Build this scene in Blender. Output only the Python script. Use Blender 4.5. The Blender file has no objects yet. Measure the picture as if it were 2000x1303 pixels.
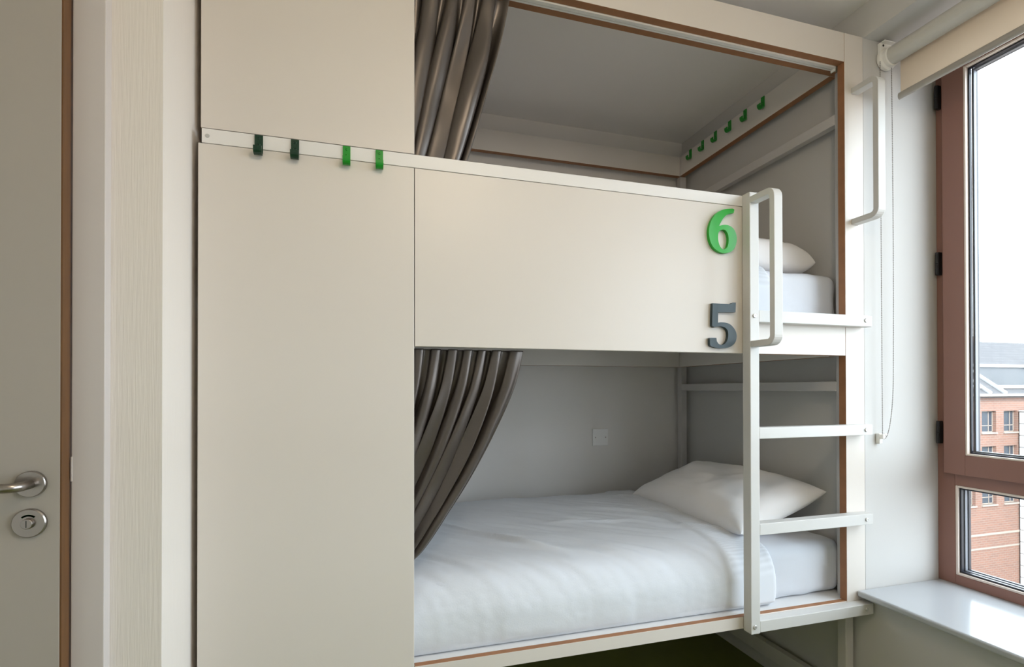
import bpy, bmesh, math, random
from mathutils import Vector, Matrix, noise

random.seed(7)
sc = bpy.context.scene
COL = sc.collection
R = math.radians

# ------------------------------------------------------------------ camera
EYE = 1.22
yaw, pitch, roll = R(16.7846), R(0.3435), R(-0.0807)
fwd = Vector((math.sin(yaw) * math.cos(pitch), math.cos(yaw) * math.cos(pitch), math.sin(pitch)))
r0 = Vector((math.cos(yaw), -math.sin(yaw), 0))
u0 = r0.cross(fwd)
rgt = r0 * math.cos(roll) + u0 * math.sin(roll)
upv = -r0 * math.sin(roll) + u0 * math.cos(roll)
cam_d = bpy.data.cameras.new('camera')
cam = bpy.data.objects.new('camera', cam_d)
COL.objects.link(cam)
m = Matrix((rgt, upv, -fwd)).transposed().to_4x4()
m.translation = Vector((0, -1.41, EYE))
cam.matrix_world = m
cam_d.sensor_width = 36
cam_d.lens = 1023.14 / 2000 * 36
cam_d.shift_x = -14.79 / 2000
cam_d.shift_y = 101.89 / 2000
cam_d.clip_start = 0.02
cam_d.clip_end = 600
sc.camera = cam

# ------------------------------------------------------------------ sky, sun, exposure
SKY = 5.3
world = bpy.data.worlds.new('bright_overcast_sky')
sc.world = world
world.use_nodes = True
bg = world.node_tree.nodes['Background']
bg.inputs[0].default_value = (0.82, 0.91, 1.0, 1)
bg.inputs[1].default_value = SKY

sun_d = bpy.data.lights.new('sun', 'SUN')
sun_d.energy = 4.0
sun_d.angle = R(3)
sun_d.color = (1, 0.93, 0.84)
sun = bpy.data.objects.new('sun', sun_d)
COL.objects.link(sun)
sun.rotation_euler = Vector((0.42, 0.72, -0.55)).to_track_quat('-Z', 'Y').to_euler()
sun.location = (0, -8, 12)

por_d = bpy.data.lights.new('window_portal', 'AREA')
por_d.shape = 'RECTANGLE'
por_d.size = 2.6
por_d.size_y = 1.95
por_d.cycles.is_portal = True
por = bpy.data.objects.new('window_portal', por_d)
COL.objects.link(por)
por.location = (2.17, -1.30, 1.49)
por.rotation_euler = (R(90), 0, R(90))

vs = sc.view_settings
vs.view_transform = 'Standard'
vs.look = 'None'
vs.gamma = 1
vs.use_curve_mapping = False
vs.exposure = 0.70
sc.cycles.use_denoising = True
sc.cycles.max_bounces = 12
sc.cycles.diffuse_bounces = 8
sc.cycles.transparent_max_bounces = 16
sc.cycles.caustics_reflective = False
sc.cycles.caustics_refractive = False
sc.cycles.sample_clamp_indirect = 8

# ------------------------------------------------------------------ materials
def mat(name, col, rough=0.5, metal=0.0, spec=0.5, var=0.0, vscale=4.0, bump=0.0, bscale=60.0,
        stretch=(1, 1, 1), sheen=0.0, col2=None, coat=0.0, aniso=0.0):
    mt = bpy.data.materials.new(name)
    mt.use_nodes = True
    nt = mt.node_tree
    p = nt.nodes['Principled BSDF']
    p.inputs['Base Color'].default_value = (*col, 1)
    p.inputs['Roughness'].default_value = rough
    p.inputs['Metallic'].default_value = metal
    p.inputs['Specular IOR Level'].default_value = spec
    p.inputs['Sheen Weight'].default_value = sheen
    p.inputs['Coat Weight'].default_value = coat
    p.inputs['Anisotropic'].default_value = aniso
    if var or bump:
        tc = nt.nodes.new('ShaderNodeTexCoord')
        mp = nt.nodes.new('ShaderNodeMapping')
        mp.inputs['Scale'].default_value = stretch
        nt.links.new(tc.outputs['Object'], mp.inputs[0])
    if var:
        n = nt.nodes.new('ShaderNodeTexNoise')
        n.inputs['Scale'].default_value = vscale
        n.inputs['Detail'].default_value = 4
        nt.links.new(mp.outputs[0], n.inputs['Vector'])
        mx = nt.nodes.new('ShaderNodeMix')
        mx.data_type = 'RGBA'
        c2 = col2 or tuple(c * (1 - var) for c in col)
        mx.inputs[6].default_value = (*[min(1, c * (1 + var * .3)) for c in col], 1)
        mx.inputs[7].default_value = (*c2, 1)
        nt.links.new(n.outputs['Fac'], mx.inputs[0])
        nt.links.new(mx.outputs[2], p.inputs['Base Color'])
    if bump:
        b = nt.nodes.new('ShaderNodeTexNoise')
        b.inputs['Scale'].default_value = bscale
        b.inputs['Detail'].default_value = 3
        nt.links.new(mp.outputs[0], b.inputs['Vector'])
        bp = nt.nodes.new('ShaderNodeBump')
        bp.inputs['Strength'].default_value = bump
        bp.inputs['Distance'].default_value = 0.002
        nt.links.new(b.outputs['Fac'], bp.inputs['Height'])
        nt.links.new(bp.outputs[0], p.inputs['Normal'])
    return mt

def glass_mat(name, tint=(1, 1, 1)):
    mt = bpy.data.materials.new(name)
    mt.use_nodes = True
    nt = mt.node_tree
    nt.nodes.clear()
    out = nt.nodes.new('ShaderNodeOutputMaterial')
    tr = nt.nodes.new('ShaderNodeBsdfTransparent')
    tr.inputs[0].default_value = (*tint, 1)
    gl = nt.nodes.new('ShaderNodeBsdfGlossy')
    gl.inputs['Roughness'].default_value = 0.01
    lw = nt.nodes.new('ShaderNodeLayerWeight')
    lw.inputs['Blend'].default_value = 0.5
    pw = nt.nodes.new('ShaderNodeMath')
    pw.operation = 'POWER'
    pw.inputs[1].default_value = 5
    nt.links.new(lw.outputs['Facing'], pw.inputs[0])
    fr = nt.nodes.new('ShaderNodeMath')
    fr.operation = 'MULTIPLY_ADD'
    fr.inputs[1].default_value = 0.5
    fr.inputs[2].default_value = 0.03
    nt.links.new(pw.outputs[0], fr.inputs[0])
    mx = nt.nodes.new('ShaderNodeMixShader')
    nt.links.new(fr.outputs[0], mx.inputs[0])
    nt.links.new(tr.outputs[0], mx.inputs[1])
    nt.links.new(gl.outputs[0], mx.inputs[2])
    nt.links.new(mx.outputs[0], out.inputs[0])
    return mt

def brick_mat(name, c1, c2, mortar, sx, sy):
    mt = mat(name, c1, 0.85)
    nt = mt.node_tree
    p = nt.nodes['Principled BSDF']
    tc = nt.nodes.new('ShaderNodeTexCoord')
    sp = nt.nodes.new('ShaderNodeSeparateXYZ')
    cb = nt.nodes.new('ShaderNodeCombineXYZ')
    nt.links.new(tc.outputs['Object'], sp.inputs[0])
    nt.links.new(sp.outputs[0], cb.inputs[0])
    nt.links.new(sp.outputs[2], cb.inputs[1])
    b = nt.nodes.new('ShaderNodeTexBrick')
    b.inputs['Color1'].default_value = (*c1, 1)
    b.inputs['Color2'].default_value = (*c2, 1)
    b.inputs['Mortar'].default_value = (*mortar, 1)
    b.inputs['Scale'].default_value = 1
    b.inputs['Brick Width'].default_value = sx
    b.inputs['Row Height'].default_value = sy
    b.inputs['Mortar Size'].default_value = sy * 0.1
    nt.links.new(cb.outputs[0], b.inputs['Vector'])
    nt.links.new(b.outputs['Color'], p.inputs['Base Color'])
    return mt

def stripe_cloth(name, col, freq):
    mt = mat(name, col, 0.85, sheen=0.15)
    nt = mt.node_tree
    p = nt.nodes['Principled BSDF']
    tc = nt.nodes.new('ShaderNodeTexCoord')
    w = nt.nodes.new('ShaderNodeTexWave')
    w.bands_direction = 'Y'
    w.inputs['Scale'].default_value = freq
    w.inputs['Distortion'].default_value = 0.4
    nt.links.new(tc.outputs['Object'], w.inputs['Vector'])
    mx = nt.nodes.new('ShaderNodeMix')
    mx.data_type = 'RGBA'
    mx.inputs[6].default_value = (*[c * .9 for c in col], 1)
    mx.inputs[7].default_value = (*col, 1)
    nt.links.new(w.outputs['Fac'], mx.inputs[0])
    nt.links.new(mx.outputs[2], p.inputs['Base Color'])
    return mt

M = dict(
    wall=mat('painted_wall', (0.77, 0.74, 0.715), 0.75, bump=0.05, bscale=180),
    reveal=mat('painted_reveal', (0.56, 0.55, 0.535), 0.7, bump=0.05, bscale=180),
    white_wall=mat('white_wall_paint', (0.84, 0.825, 0.80), 0.75, bump=0.05, bscale=180),
    ceiling=mat('ceiling_paint', (0.88, 0.86, 0.84), 0.8),
    floor=mat('olive_vinyl_floor', (0.17, 0.18, 0.035), 0.45, var=0.15, vscale=12),
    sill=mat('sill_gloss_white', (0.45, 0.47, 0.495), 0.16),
    cream=mat('cream_laminate', (0.685, 0.64, 0.595), 0.38, var=0.02, vscale=2),
    ply=mat('plywood_edge', (0.36, 0.165, 0.075), 0.6, var=0.3, vscale=30, stretch=(1, 1, 1)),
    deck=mat('deck_laminate', (0.74, 0.74, 0.74), 0.35),
    white_metal=mat('white_powder_coat', (0.60, 0.595, 0.58), 0.4),
    rail_white=mat('white_rail_paint', (0.76, 0.745, 0.735), 0.4),
    grey_metal=mat('grey_powder_coat', (0.56, 0.54, 0.53), 0.45),
    green=mat('bright_green_enamel', (0.015, 0.40, 0.03), 0.3),
    hook_green=mat('green_hook_enamel', (0.006, 0.26, 0.018), 0.28),
    dgreen=mat('dark_green_enamel', (0.006, 0.035, 0.018), 0.25),
    slate_blue=mat('dark_slate_enamel', (0.020, 0.044, 0.056), 0.4),
    steel=mat('brushed_steel', (0.38, 0.345, 0.32), 0.28, metal=1.0),
    zinc=mat('zinc_bolt', (0.55, 0.55, 0.54), 0.35, metal=0.6),
    alu=mat('white_aluminium_track', (0.80, 0.79, 0.76), 0.3),
    trackdark=mat('track_slot', (0.10, 0.10, 0.09), 0.6),
    satin=mat('taupe_satin', (0.098, 0.081, 0.071), 0.34, metal=0.45, spec=0.9, sheen=0.0, bump=0.05, bscale=500),
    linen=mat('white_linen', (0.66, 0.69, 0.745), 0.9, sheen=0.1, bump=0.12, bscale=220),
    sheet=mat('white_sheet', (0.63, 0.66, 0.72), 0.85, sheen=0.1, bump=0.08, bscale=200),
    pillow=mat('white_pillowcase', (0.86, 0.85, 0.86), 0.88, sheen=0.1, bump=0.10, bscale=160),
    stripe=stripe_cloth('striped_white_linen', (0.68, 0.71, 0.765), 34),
    door=mat('door_laminate', (0.39, 0.355, 0.315), 0.45),
    frame=mat('painted_door_frame', (0.56, 0.515, 0.495), 0.5),
    brushed=mat('brush_painted_wood', (0.74, 0.69, 0.645), 0.5, bump=0.35, bscale=40, stretch=(6, 6, 0.25)),
    oak=mat('oak_lipping', (0.15, 0.065, 0.018), 0.55, var=0.4, vscale=30, stretch=(3, 3, 0.3)),
    terracotta=mat('terracotta_window_frame', (0.26, 0.13, 0.10), 0.42),
    bead=mat('pale_glazing_bead', (0.75, 0.66, 0.60), 0.4),
    gasket=mat('black_gasket', (0.012, 0.012, 0.022), 0.35),
    spacer=mat('silver_spacer', (0.22, 0.23, 0.26), 0.45, metal=0.3),
    hinge=mat('black_hinge', (0.015, 0.014, 0.016), 0.45),
    glass=glass_mat('clear_glass', (0.97, 0.985, 0.98)),
    blind=mat('beige_blind_fabric', (0.74, 0.66, 0.56), 0.85, bump=0.1, bscale=600),
    tube=mat('grey_blind_tube_fabric', (0.56, 0.55, 0.52), 0.7),
    bar=mat('grey_blind_bar', (0.42, 0.40, 0.37), 0.35, metal=0.4),
    plastic=mat('white_plastic', (0.82, 0.81, 0.78), 0.4),
    chain=mat('steel_bead_chain', (0.30, 0.28, 0.26), 0.35, metal=0.8),
    plate=mat('grey_white_plate', (0.86, 0.85, 0.84), 0.35),
    dark=mat('dark_recess', (0.03, 0.03, 0.03), 0.7),
    brick=brick_mat('distant_brick', (0.18, 0.092, 0.066), (0.15, 0.082, 0.062), (0.18, 0.14, 0.12), 0.45, 0.15),
    slate=brick_mat('distant_slate', (0.055, 0.055, 0.06), (0.045, 0.045, 0.05), (0.036, 0.036, 0.04), 0.6, 0.22),
    skyglass=mat('dark_rooflight_glass', (0.025, 0.03, 0.038), 0.35),
    bglass=mat('dark_building_glass', (0.035, 0.045, 0.06), 0.15),
    bwhite=mat('white_cladding', (0.42, 0.44, 0.45), 0.5),
    bstone=mat('pale_stone', (0.26, 0.22, 0.19), 0.8),
    asphalt=mat('pale_paving', (0.20, 0.17, 0.15), 0.9),
    lamp_body=mat('lamp_white', (0.8, 0.8, 0.78), 0.5),
)
def make_translucent(mt, col, f):
    nt = mt.node_tree
    p = nt.nodes['Principled BSDF']
    out = nt.nodes['Material Output']
    t = nt.nodes.new('ShaderNodeBsdfTranslucent')
    t.inputs[0].default_value = (*col, 1)
    mx = nt.nodes.new('ShaderNodeMixShader')
    mx.inputs[0].default_value = f
    nt.links.new(p.outputs[0], mx.inputs[1])
    nt.links.new(t.outputs[0], mx.inputs[2])
    nt.links.new(mx.outputs[0], out.inputs[0])
make_translucent(M['blind'], (0.86, 0.78, 0.68), 0.45)
def emis(name, col, s):
    mt = bpy.data.materials.new(name)
    mt.use_nodes = True
    p = mt.node_tree.nodes['Principled BSDF']
    p.inputs['Base Color'].default_value = (*col, 1)
    p.inputs['Emission Color'].default_value = (*col, 1)
    p.inputs['Emission Strength'].default_value = s
    return mt

# ------------------------------------------------------------------ helpers
WL = {}
def put(name, me, mats, parent=None, center=None, smooth=False):
    """link a mesh given in world coordinates; the object's origin is set to its box centre"""
    if center is None:
        vs_ = [v.co for v in me.vertices]
        center = Vector([(min(v[i] for v in vs_) + max(v[i] for v in vs_)) / 2 for i in range(3)])
    center = Vector(center)
    me.transform(Matrix.Translation(-center))
    o = bpy.data.objects.new(name, me)
    COL.objects.link(o)
    for mm in (mats if isinstance(mats, (list, tuple)) else [mats]):
        me.materials.append(M[mm] if isinstance(mm, str) else mm)
    if smooth:
        for p in me.polygons:
            p.use_smooth = True
    base = Vector((0, 0, 0))
    if parent is not None:
        o.parent = parent
        base = WL[parent.name]
    o.location = center - base
    WL[o.name] = center
    return o

def empty(name, loc):
    o = bpy.data.objects.new(name, None)
    COL.objects.link(o)
    o.location = loc
    o.empty_display_size = 0.1
    WL[o.name] = Vector(loc)
    return o

def tag(o, label, cat, group=None, kind=None):
    o['label'] = label
    o['category'] = cat
    if group: o['group'] = group
    if kind: o['kind'] = kind
    return o

def structure(o, label=None, cat=None):
    o['kind'] = 'structure'
    if label: o['label'] = label
    if cat: o['category'] = cat
    return o

def tomesh(bm, name='mesh'):
    me = bpy.data.meshes.new(name)
    bmesh.ops.recalc_face_normals(bm, faces=bm.faces[:])
    bm.to_mesh(me)
    bm.free()
    return me

def add_box(bm, b, bev=0.0, seg=2, edge=None, edge_idx=1):
    """b=(x0,x1,y0,y1,z0,z1); edge: iterable of '-x','+z'.. faces given material slot edge_idx"""
    x0, x1, y0, y1, z0, z1 = b
    t = bmesh.new()
    bmesh.ops.create_cube(t, size=1)
    for v in t.verts:
        v.co = Vector(((x0 + x1) / 2 + v.co.x * (x1 - x0), (y0 + y1) / 2 + v.co.y * (y1 - y0), (z0 + z1) / 2 + v.co.z * (z1 - z0)))
    t.normal_update()
    for f in t.faces:
        n = f.normal
        k = max(range(3), key=lambda i: abs(n[i]))
        key = ('+' if n[k] > 0 else '-') + 'xyz'[k]
        if edge and key in edge:
            f.material_index = edge_idx
    if bev:
        bmesh.ops.bevel(t, geom=t.edges[:], offset=bev, segments=seg, profile=0.5, affect='EDGES', material=0 if not edge else -1)
    me = bpy.data.meshes.new('tmp')
    t.to_mesh(me)
    t.free()
    bm.from_mesh(me)
    bpy.data.meshes.remove(me)

def box(name, b, mats, parent=None, bev=0.001, seg=2, edge=None):
    bm = bmesh.new()
    add_box(bm, b, bev, seg, edge)
    return put(name, tomesh(bm, name), mats, parent)

def boxes(name, bs, mats, parent=None, bev=0.0):
    bm = bmesh.new()
    for b in bs:
        add_box(bm, b, bev)
    return put(name, tomesh(bm, name), mats, parent)

def tube_pts(bm, pts, rad, n=12, cap=True):
    rings = []
    prev = None
    for i, p in enumerate(pts):
        p = Vector(p)
        a = Vector(pts[max(i - 1, 0)])
        c = Vector(pts[min(i + 1, len(pts) - 1)])
        d = (c - a).normalized()
        if prev is None:
            side = d.orthogonal().normalized()
        else:
            side = (prev - d * prev.dot(d)).normalized()
        prev = side
        up2 = d.cross(side)
        rr = rad[i] if isinstance(rad, (list, tuple)) else rad
        rings.append([bm.verts.new(p + side * (math.cos(2 * math.pi * k / n) * rr) + up2 * (math.sin(2 * math.pi * k / n) * rr)) for k in range(n)])
    for a, b in zip(rings, rings[1:]):
        for k in range(n):
            bm.faces.new((a[k], a[(k + 1) % n], b[(k + 1) % n], b[k]))
    if cap:
        bm.faces.new(rings[0][::-1])
        bm.faces.new(rings[-1])

def lathe(bm, prof, n=32, axis='y', at=(0, 0, 0)):
    """prof: (radius, offset along axis)"""
    at = Vector(at)
    rings = []
    for r_, h in prof:
        ring = []
        for k in range(n):
            a = 2 * math.pi * k / n
            c, s = math.cos(a) * r_, math.sin(a) * r_
            v = {'x': (h, c, s), 'y': (c, h, s), 'z': (c, s, h)}[axis]
            ring.append(bm.verts.new(at + Vector(v)))
        rings.append(ring)
    for a, b in zip(rings, rings[1:]):
        for k in range(n):
            bm.faces.new((a[k], a[(k + 1) % n], b[(k + 1) % n], b[k]))
    bm.faces.new(rings[0][::-1])
    bm.faces.new(rings[-1])

def spline(pts, t):
    """Catmull-Rom through pts, t in 0..1"""
    n = len(pts) - 1
    f = min(max(t, 0), 1) * n
    i = min(int(f), n - 1)
    f -= i
    p = [pts[max(i - 1, 0)], pts[i], pts[i + 1], pts[min(i + 2, n)]]
    out = []
    for k in range(len(pts[0])):
        a, b, c, d = (q[k] for q in p)
        out.append(0.5 * (2 * b + (c - a) * f + (2 * a - 5 * b + 4 * c - d) * f * f + (3 * b - a - 3 * c + d) * f ** 3))
    return out

def extrude_outline(name, outer, hole, y0, y1, mats, parent, bev=0.0008):
    cu = bpy.data.curves.new(name, 'CURVE')
    cu.dimensions = '2D'
    cu.fill_mode = 'BOTH'
    for pts in ([outer, hole] if hole else [outer]):
        sm = []
        n = len(pts)
        for i in range(n):
            a, b, c, d = (Vector(pts[(i + k) % n]) for k in (-1, 0, 1, 2))
            sharp = (c - b).length > 0.03 or (b - a).normalized().dot((c - b).normalized()) < 0.45 or (c - b).normalized().dot((d - c).normalized()) < 0.45
            sm.append(b)
            if not sharp:
                for f in (1 / 3, 2 / 3):
                    sm.append(0.5 * (2 * b + (c - a) * f + (2 * a - 5 * b + 4 * c - d) * f * f + (3 * b - a - 3 * c + d) * f ** 3))
        s = cu.splines.new('POLY')
        s.points.add(len(sm) - 1)
        for q, v in zip(s.points, sm):
            q.co = (v.x, v.y, 0, 1)
        s.use_cyclic_u = True
    cu.extrude = (y1 - y0) / 2
    cu.bevel_depth = 0
    tmp = bpy.data.objects.new('tmp', cu)
    COL.objects.link(tmp)
    me = bpy.data.meshes.new_from_object(tmp)
    bpy.data.objects.remove(tmp)
    bpy.data.curves.remove(cu)
    me.materials.clear()
    ym = (y0 + y1) / 2
    for v in me.vertices:
        v.co = Vector((v.co.x, ym - v.co.z, v.co.y))
    return put(name, me, mats, parent)

# ------------------------------------------------------------------ the room shell
CEIL = 2.5707
XW = 1.690           # window wall
YB = 1.090           # wall behind the bunk
SOFF = 2.4534        # underside of the window niche
SILL = 0.518
XWIN = 2.040
NY1 = -2.60          # far end of the niche
structure(box('floor', (-1.7, 2.113, -3.5, 1.2, -0.1, 0.0), 'floor', bev=0), 'olive green vinyl floor under the bunk bed', 'floor')
structure(box('ceiling', (-1.7, 2.113, -3.5, 1.2, CEIL, CEIL + 0.1), 'ceiling', bev=0), 'plain pale painted ceiling', 'ceiling')
structure(box('wall_back', (-0.387, 2.113, YB, 1.2, 0, CEIL), 'wall', bev=0), 'grey painted wall behind the bunks', 'wall')
structure(boxes('wall_right', [
    (XW, 2.113, 0.0, YB, 0, CEIL),
    (XW, 2.113, NY1, 0.0, SOFF, CEIL),
    (XW, 2.113, NY1, 0.0, 0, SILL - 0.022),
    (XW, 2.113, -3.5, NY1, 0, CEIL)], 'reveal'), 'white painted window wall with deep niche', 'wall')
structure(boxes('wall_left', [
    (-0.5285, -0.387, -0.184, 1.2, 0, CEIL),
    (-1.7, -0.5285, -0.184, 0.0, 2.12, CEIL),
    (-1.7, -1.44, -0.184, 0.0, 0, 2.12)], 'brushed'), 'brush painted wall end between door frame and bunk', 'wall')
structure(box('wall_side', (-1.7, -1.6, -3.5, -0.184, 0, CEIL), 'white_wall', bev=0), 'white painted wall at the far left of the room', 'wall')
structure(box('wall_rear', (-1.6, XW, -3.5, -3.4, 0, CEIL), 'white_wall', bev=0), 'white painted wall at the rear of the room', 'wall')
# window sill board
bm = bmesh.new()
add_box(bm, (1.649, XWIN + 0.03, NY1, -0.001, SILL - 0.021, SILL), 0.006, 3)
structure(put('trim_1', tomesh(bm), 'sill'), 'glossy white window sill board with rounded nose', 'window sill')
# door frame
structure(boxes('trim_2', [
    (-0.5285, -0.475, -0.2096, -0.184, 0, 2.17),
    (-1.50, -0.5285, -0.2096, -0.184, 2.07, 2.17),
    (-1.50, -1.446, -0.2096, -0.184, 0, 2.07)], 'frame', bev=0.0015), 'grey painted wooden door frame', 'door frame')

# door
door = structure(empty('door_1', (-0.97, -0.21, 0)), 'plain grey green door with oak edge and steel lever', 'door')
box('door_leaf', (-1.438, -0.5345, -0.235, -0.190, 0.008, 2.06), 'door', door)
box('oak_edge', (-0.5345, -0.5315, -0.2347, -0.190, 0.008, 2.06), 'oak', door, bev=0.0004)
HX, HZ = -0.5768, 1.0478
bm = bmesh.new()
lathe(bm, [(0.0, -0.235), (0.0236, -0.235), (0.0236, -0.241), (0.0225, -0.2428), (0.0, -0.2428)], 48, 'y', (HX, 0, HZ))
rose = put('handle_rose', tomesh(bm), 'steel', door)
bm = bmesh.new()
pts = [(HX, -0.2425, HZ), (HX, -0.262, HZ)]
for k in range(9):
    a = k / 8 * math.pi / 2
    pts.append((HX - 0.018 + 0.018 * math.cos(a), -0.262 - 0.018 * math.sin(a), HZ))
pts += [(HX - 0.06, -0.280, HZ), (HX - 0.118, -0.280, HZ)]
tube_pts(bm, pts, 0.0083, 20)
put('lever_handle', tomesh(bm), 'steel', door, smooth=True)
bm = bmesh.new()
LX, LZ = -0.5787, 0.9768
lathe(bm, [(0.0, -0.235), (0.0262, -0.235), (0.0262, -0.240), (0.0245, -0.242), (0.0, -0.242)], 48, 'y', (LX, 0, LZ))
lk = put('lock_rose', tomesh(bm), 'steel', door)
bm = bmesh.new()
lathe(bm, [(0.0, -0.242), (0.0098, -0.242), (0.0092, -0.2475), (0.0082, -0.2482), (0.0, -0.2482)], 32, 'y', (LX, 0, LZ))
put('coin_turn', tomesh(bm), 'steel', lk, smooth=False)
box('coin_slot', (LX - 0.0007, LX + 0.0007, -0.2485, -0.2481, LZ - 0.0062, LZ + 0.0062), 'dark', lk, bev=0)
bm = bmesh.new()
vsx = []
for k in range(13):
    a = R(48 + 84 * k / 12)
    vsx.append((bm.verts.new((LX + math.cos(a) * 0.0128, -0.2424, LZ + math.sin(a) * 0.0128)), bm.verts.new((LX + math.cos(a) * 0.0160, -0.2424, LZ + math.sin(a) * 0.0160))))
for a, b in zip(vsx, vsx[1:]):
    bm.faces.new((a[0], a[1], b[1], b[0]))
bmesh.ops.solidify(bm, geom=bm.faces[:], thickness=0.0003)
ind = put('vacancy_indicator', tomesh(bm), 'green', lk)
ind['label'] = 'green vacancy indicator'
box('strike_plate', (-0.5292, -0.5262, -0.2104, -0.19, 1.045, 1.092), 'frame', door, bev=0.0005)

# ------------------------------------------------------------------ window
win = structure(empty('window_1', (XWIN, -0.95, SILL)), 'terracotta framed casement window above the sill', 'window')
WT = SOFF
def frame_ring(bm, x0, x1, ya, yb, za, zb, w):
    """rectangular ring in the YZ plane; ya>yb"""
    add_box(bm, (x0, x1, ya - w, ya, za, zb), 0.0015)
    add_box(bm, (x0, x1, yb, yb + w, za, zb), 0.0015)
    add_box(bm, (x0, x1, yb + w, ya - w, za, za + w), 0.0015)
    add_box(bm, (x0, x1, yb + w, ya - w, zb - w, zb), 0.0015)
XF0, XF1 = 2.040, 2.110
bm = bmesh.new()
TRZ0, TRZ1 = 0.872, 0.930      # transom
add_box(bm, (XF0, XF1, -0.058, 0.0, SILL, WT), 0.0015)
add_box(bm, (XF0, XF1, NY1, NY1 + 0.058, SILL, WT), 0.0015)
add_box(bm, (XF0, XF1, -1.335, -1.265, SILL + 0.032, WT - 0.03), 0.0015)
add_box(bm, (XF0, XF1, NY1 + 0.058, -0.058, SILL, SILL + 0.034), 0.0015)
add_box(bm, (XF0, XF1, NY1 + 0.058, -0.058, WT - 0.03, WT), 0.0015)
add_box(bm, (XF0, XF1, -1.265, -0.058, TRZ0, TRZ1), 0.0015)
add_box(bm, (XF0, XF1, NY1 + 0.058, -1.335, TRZ0, TRZ1), 0.0015)
put('outer_frame', tomesh(bm), 'terracotta', win)
for bay, (ya, yb) in enumerate(((-0.058, -1.265), (-1.335, NY1 + 0.058))):
    sa, sb = ya + 0.023, yb - 0.023
    bm = bmesh.new()
    frame_ring(bm, 2.019, 2.0398, sa, sb, 0.9145, WT - 0.034, 0.070)
    s_ = put('opening_sash', tomesh(bm), 'terracotta', win)
    za, zb = 0.9145 + 0.070, WT - 0.034 - 0.070
    ga, gb = sa - 0.070, sb + 0.070
    bm = bmesh.new(); frame_ring(bm, 2.021, 2.040, ga, gb, za, zb, 0.0065)
    put('glazing_bead', tomesh(bm), 'bead', s_)
    bm = bmesh.new(); frame_ring(bm, 2.034, 2.046, ga - 0.0065, gb + 0.0065, za + 0.0065, zb - 0.0065, 0.005)
    put('gasket', tomesh(bm), 'gasket', s_)
    bm = bmesh.new(); frame_ring(bm, 2.049, 2.062, ga - 0.0085, gb + 0.0085, za + 0.0085, zb - 0.0085, 0.008)
    put('spacer', tomesh(bm), 'spacer', s_)
    box('glass_pane', (2.0465, 2.0488, gb + 0.003, ga - 0.003, za + 0.003, zb - 0.003), 'glass', s_, bev=0)
    # outer black gasket behind the spacer
    bm = bmesh.new(); frame_ring(bm, 2.062, 2.075, ga - 0.008, gb + 0.008, za + 0.008, zb - 0.008, 0.006)
    put('outer_gasket', tomesh(bm), 'gasket', s_)
    # fixed lower light
    la, lb, lz0, lz1 = ya, yb, SILL + 0.034, TRZ0
    bm = bmesh.new(); frame_ring(bm, 2.042, 2.056, la, lb, lz0, lz1, 0.008)
    fb = put('lower_glazing_bead', tomesh(bm), 'bead', win)
    bm = bmesh.new(); frame_ring(bm, 2.050, 2.063, la - 0.008, lb + 0.008, lz0 + 0.008, lz1 - 0.008, 0.006)
    put('lower_gasket', tomesh(bm), 'gasket', fb)
    bm = bmesh.new(); frame_ring(bm, 2.067, 2.080, la - 0.009, lb + 0.009, lz0 + 0.009, lz1 - 0.009, 0.007)
    put('lower_spacer', tomesh(bm), 'spacer', fb)
    bm = bmesh.new(); frame_ring(bm, 2.080, 2.092, la - 0.009, lb + 0.009, lz0 + 0.009, lz1 - 0.009, 0.010)
    put('lower_outer_gasket', tomesh(bm), 'gasket', fb)
    box('lower_glass_pane', (2.0635, 2.0665, lb + 0.003, la - 0.003, lz0 + 0.003, lz1 - 0.003), 'glass', fb, bev=0)
for z0, z1 in ((2.2455, 2.332), (1.6343, 1.7189), (1.0177, 1.1004)):
    bm = bmesh.new()
    add_box(bm, (2.020, 2.0398, -0.0205, -0.0085, z0, z1), 0.002)
    add_box(bm, (2.016, 2.024, -0.0195, -0.0115, z0, (z0 + z1) / 2 - 0.001), 0.003)
    add_box(bm, (2.016, 2.024, -0.0195, -0.0115, (z0 + z1) / 2 + 0.001, z1), 0.003)
    h = put('hinge', tomesh(bm), 'hinge', win)
    h['label'] = 'black hinge'

# ------------------------------------------------------------------ outside
ground = structure(box('ground', (-60, 160, -120, 120, -14.2, -14.0), 'asphalt', bev=0), 'pale paved ground far below the window', 'ground')
FY = 23.0
bld = empty('brick_building', (41, FY + 5, -14.0))
tag(bld, 'red brick building with slate roof seen through the window', 'building')
win_x = [(34.5, 35.85), (35.95 + 0.0, 36.9), (37.41, 38.73), (39.36, 40.72), (41.47, 42.78), (44.0, 45.3), (46.1, 47.4)]
win_x = [(35.3, 36.62), (37.41, 38.73), (39.36, 40.72), (41.47, 42.78), (43.5, 44.82), (45.5, 46.82)]
rows = [(-1.74, -0.31), (-4.12, -2.66), (-6.54, -5.08)]
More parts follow.
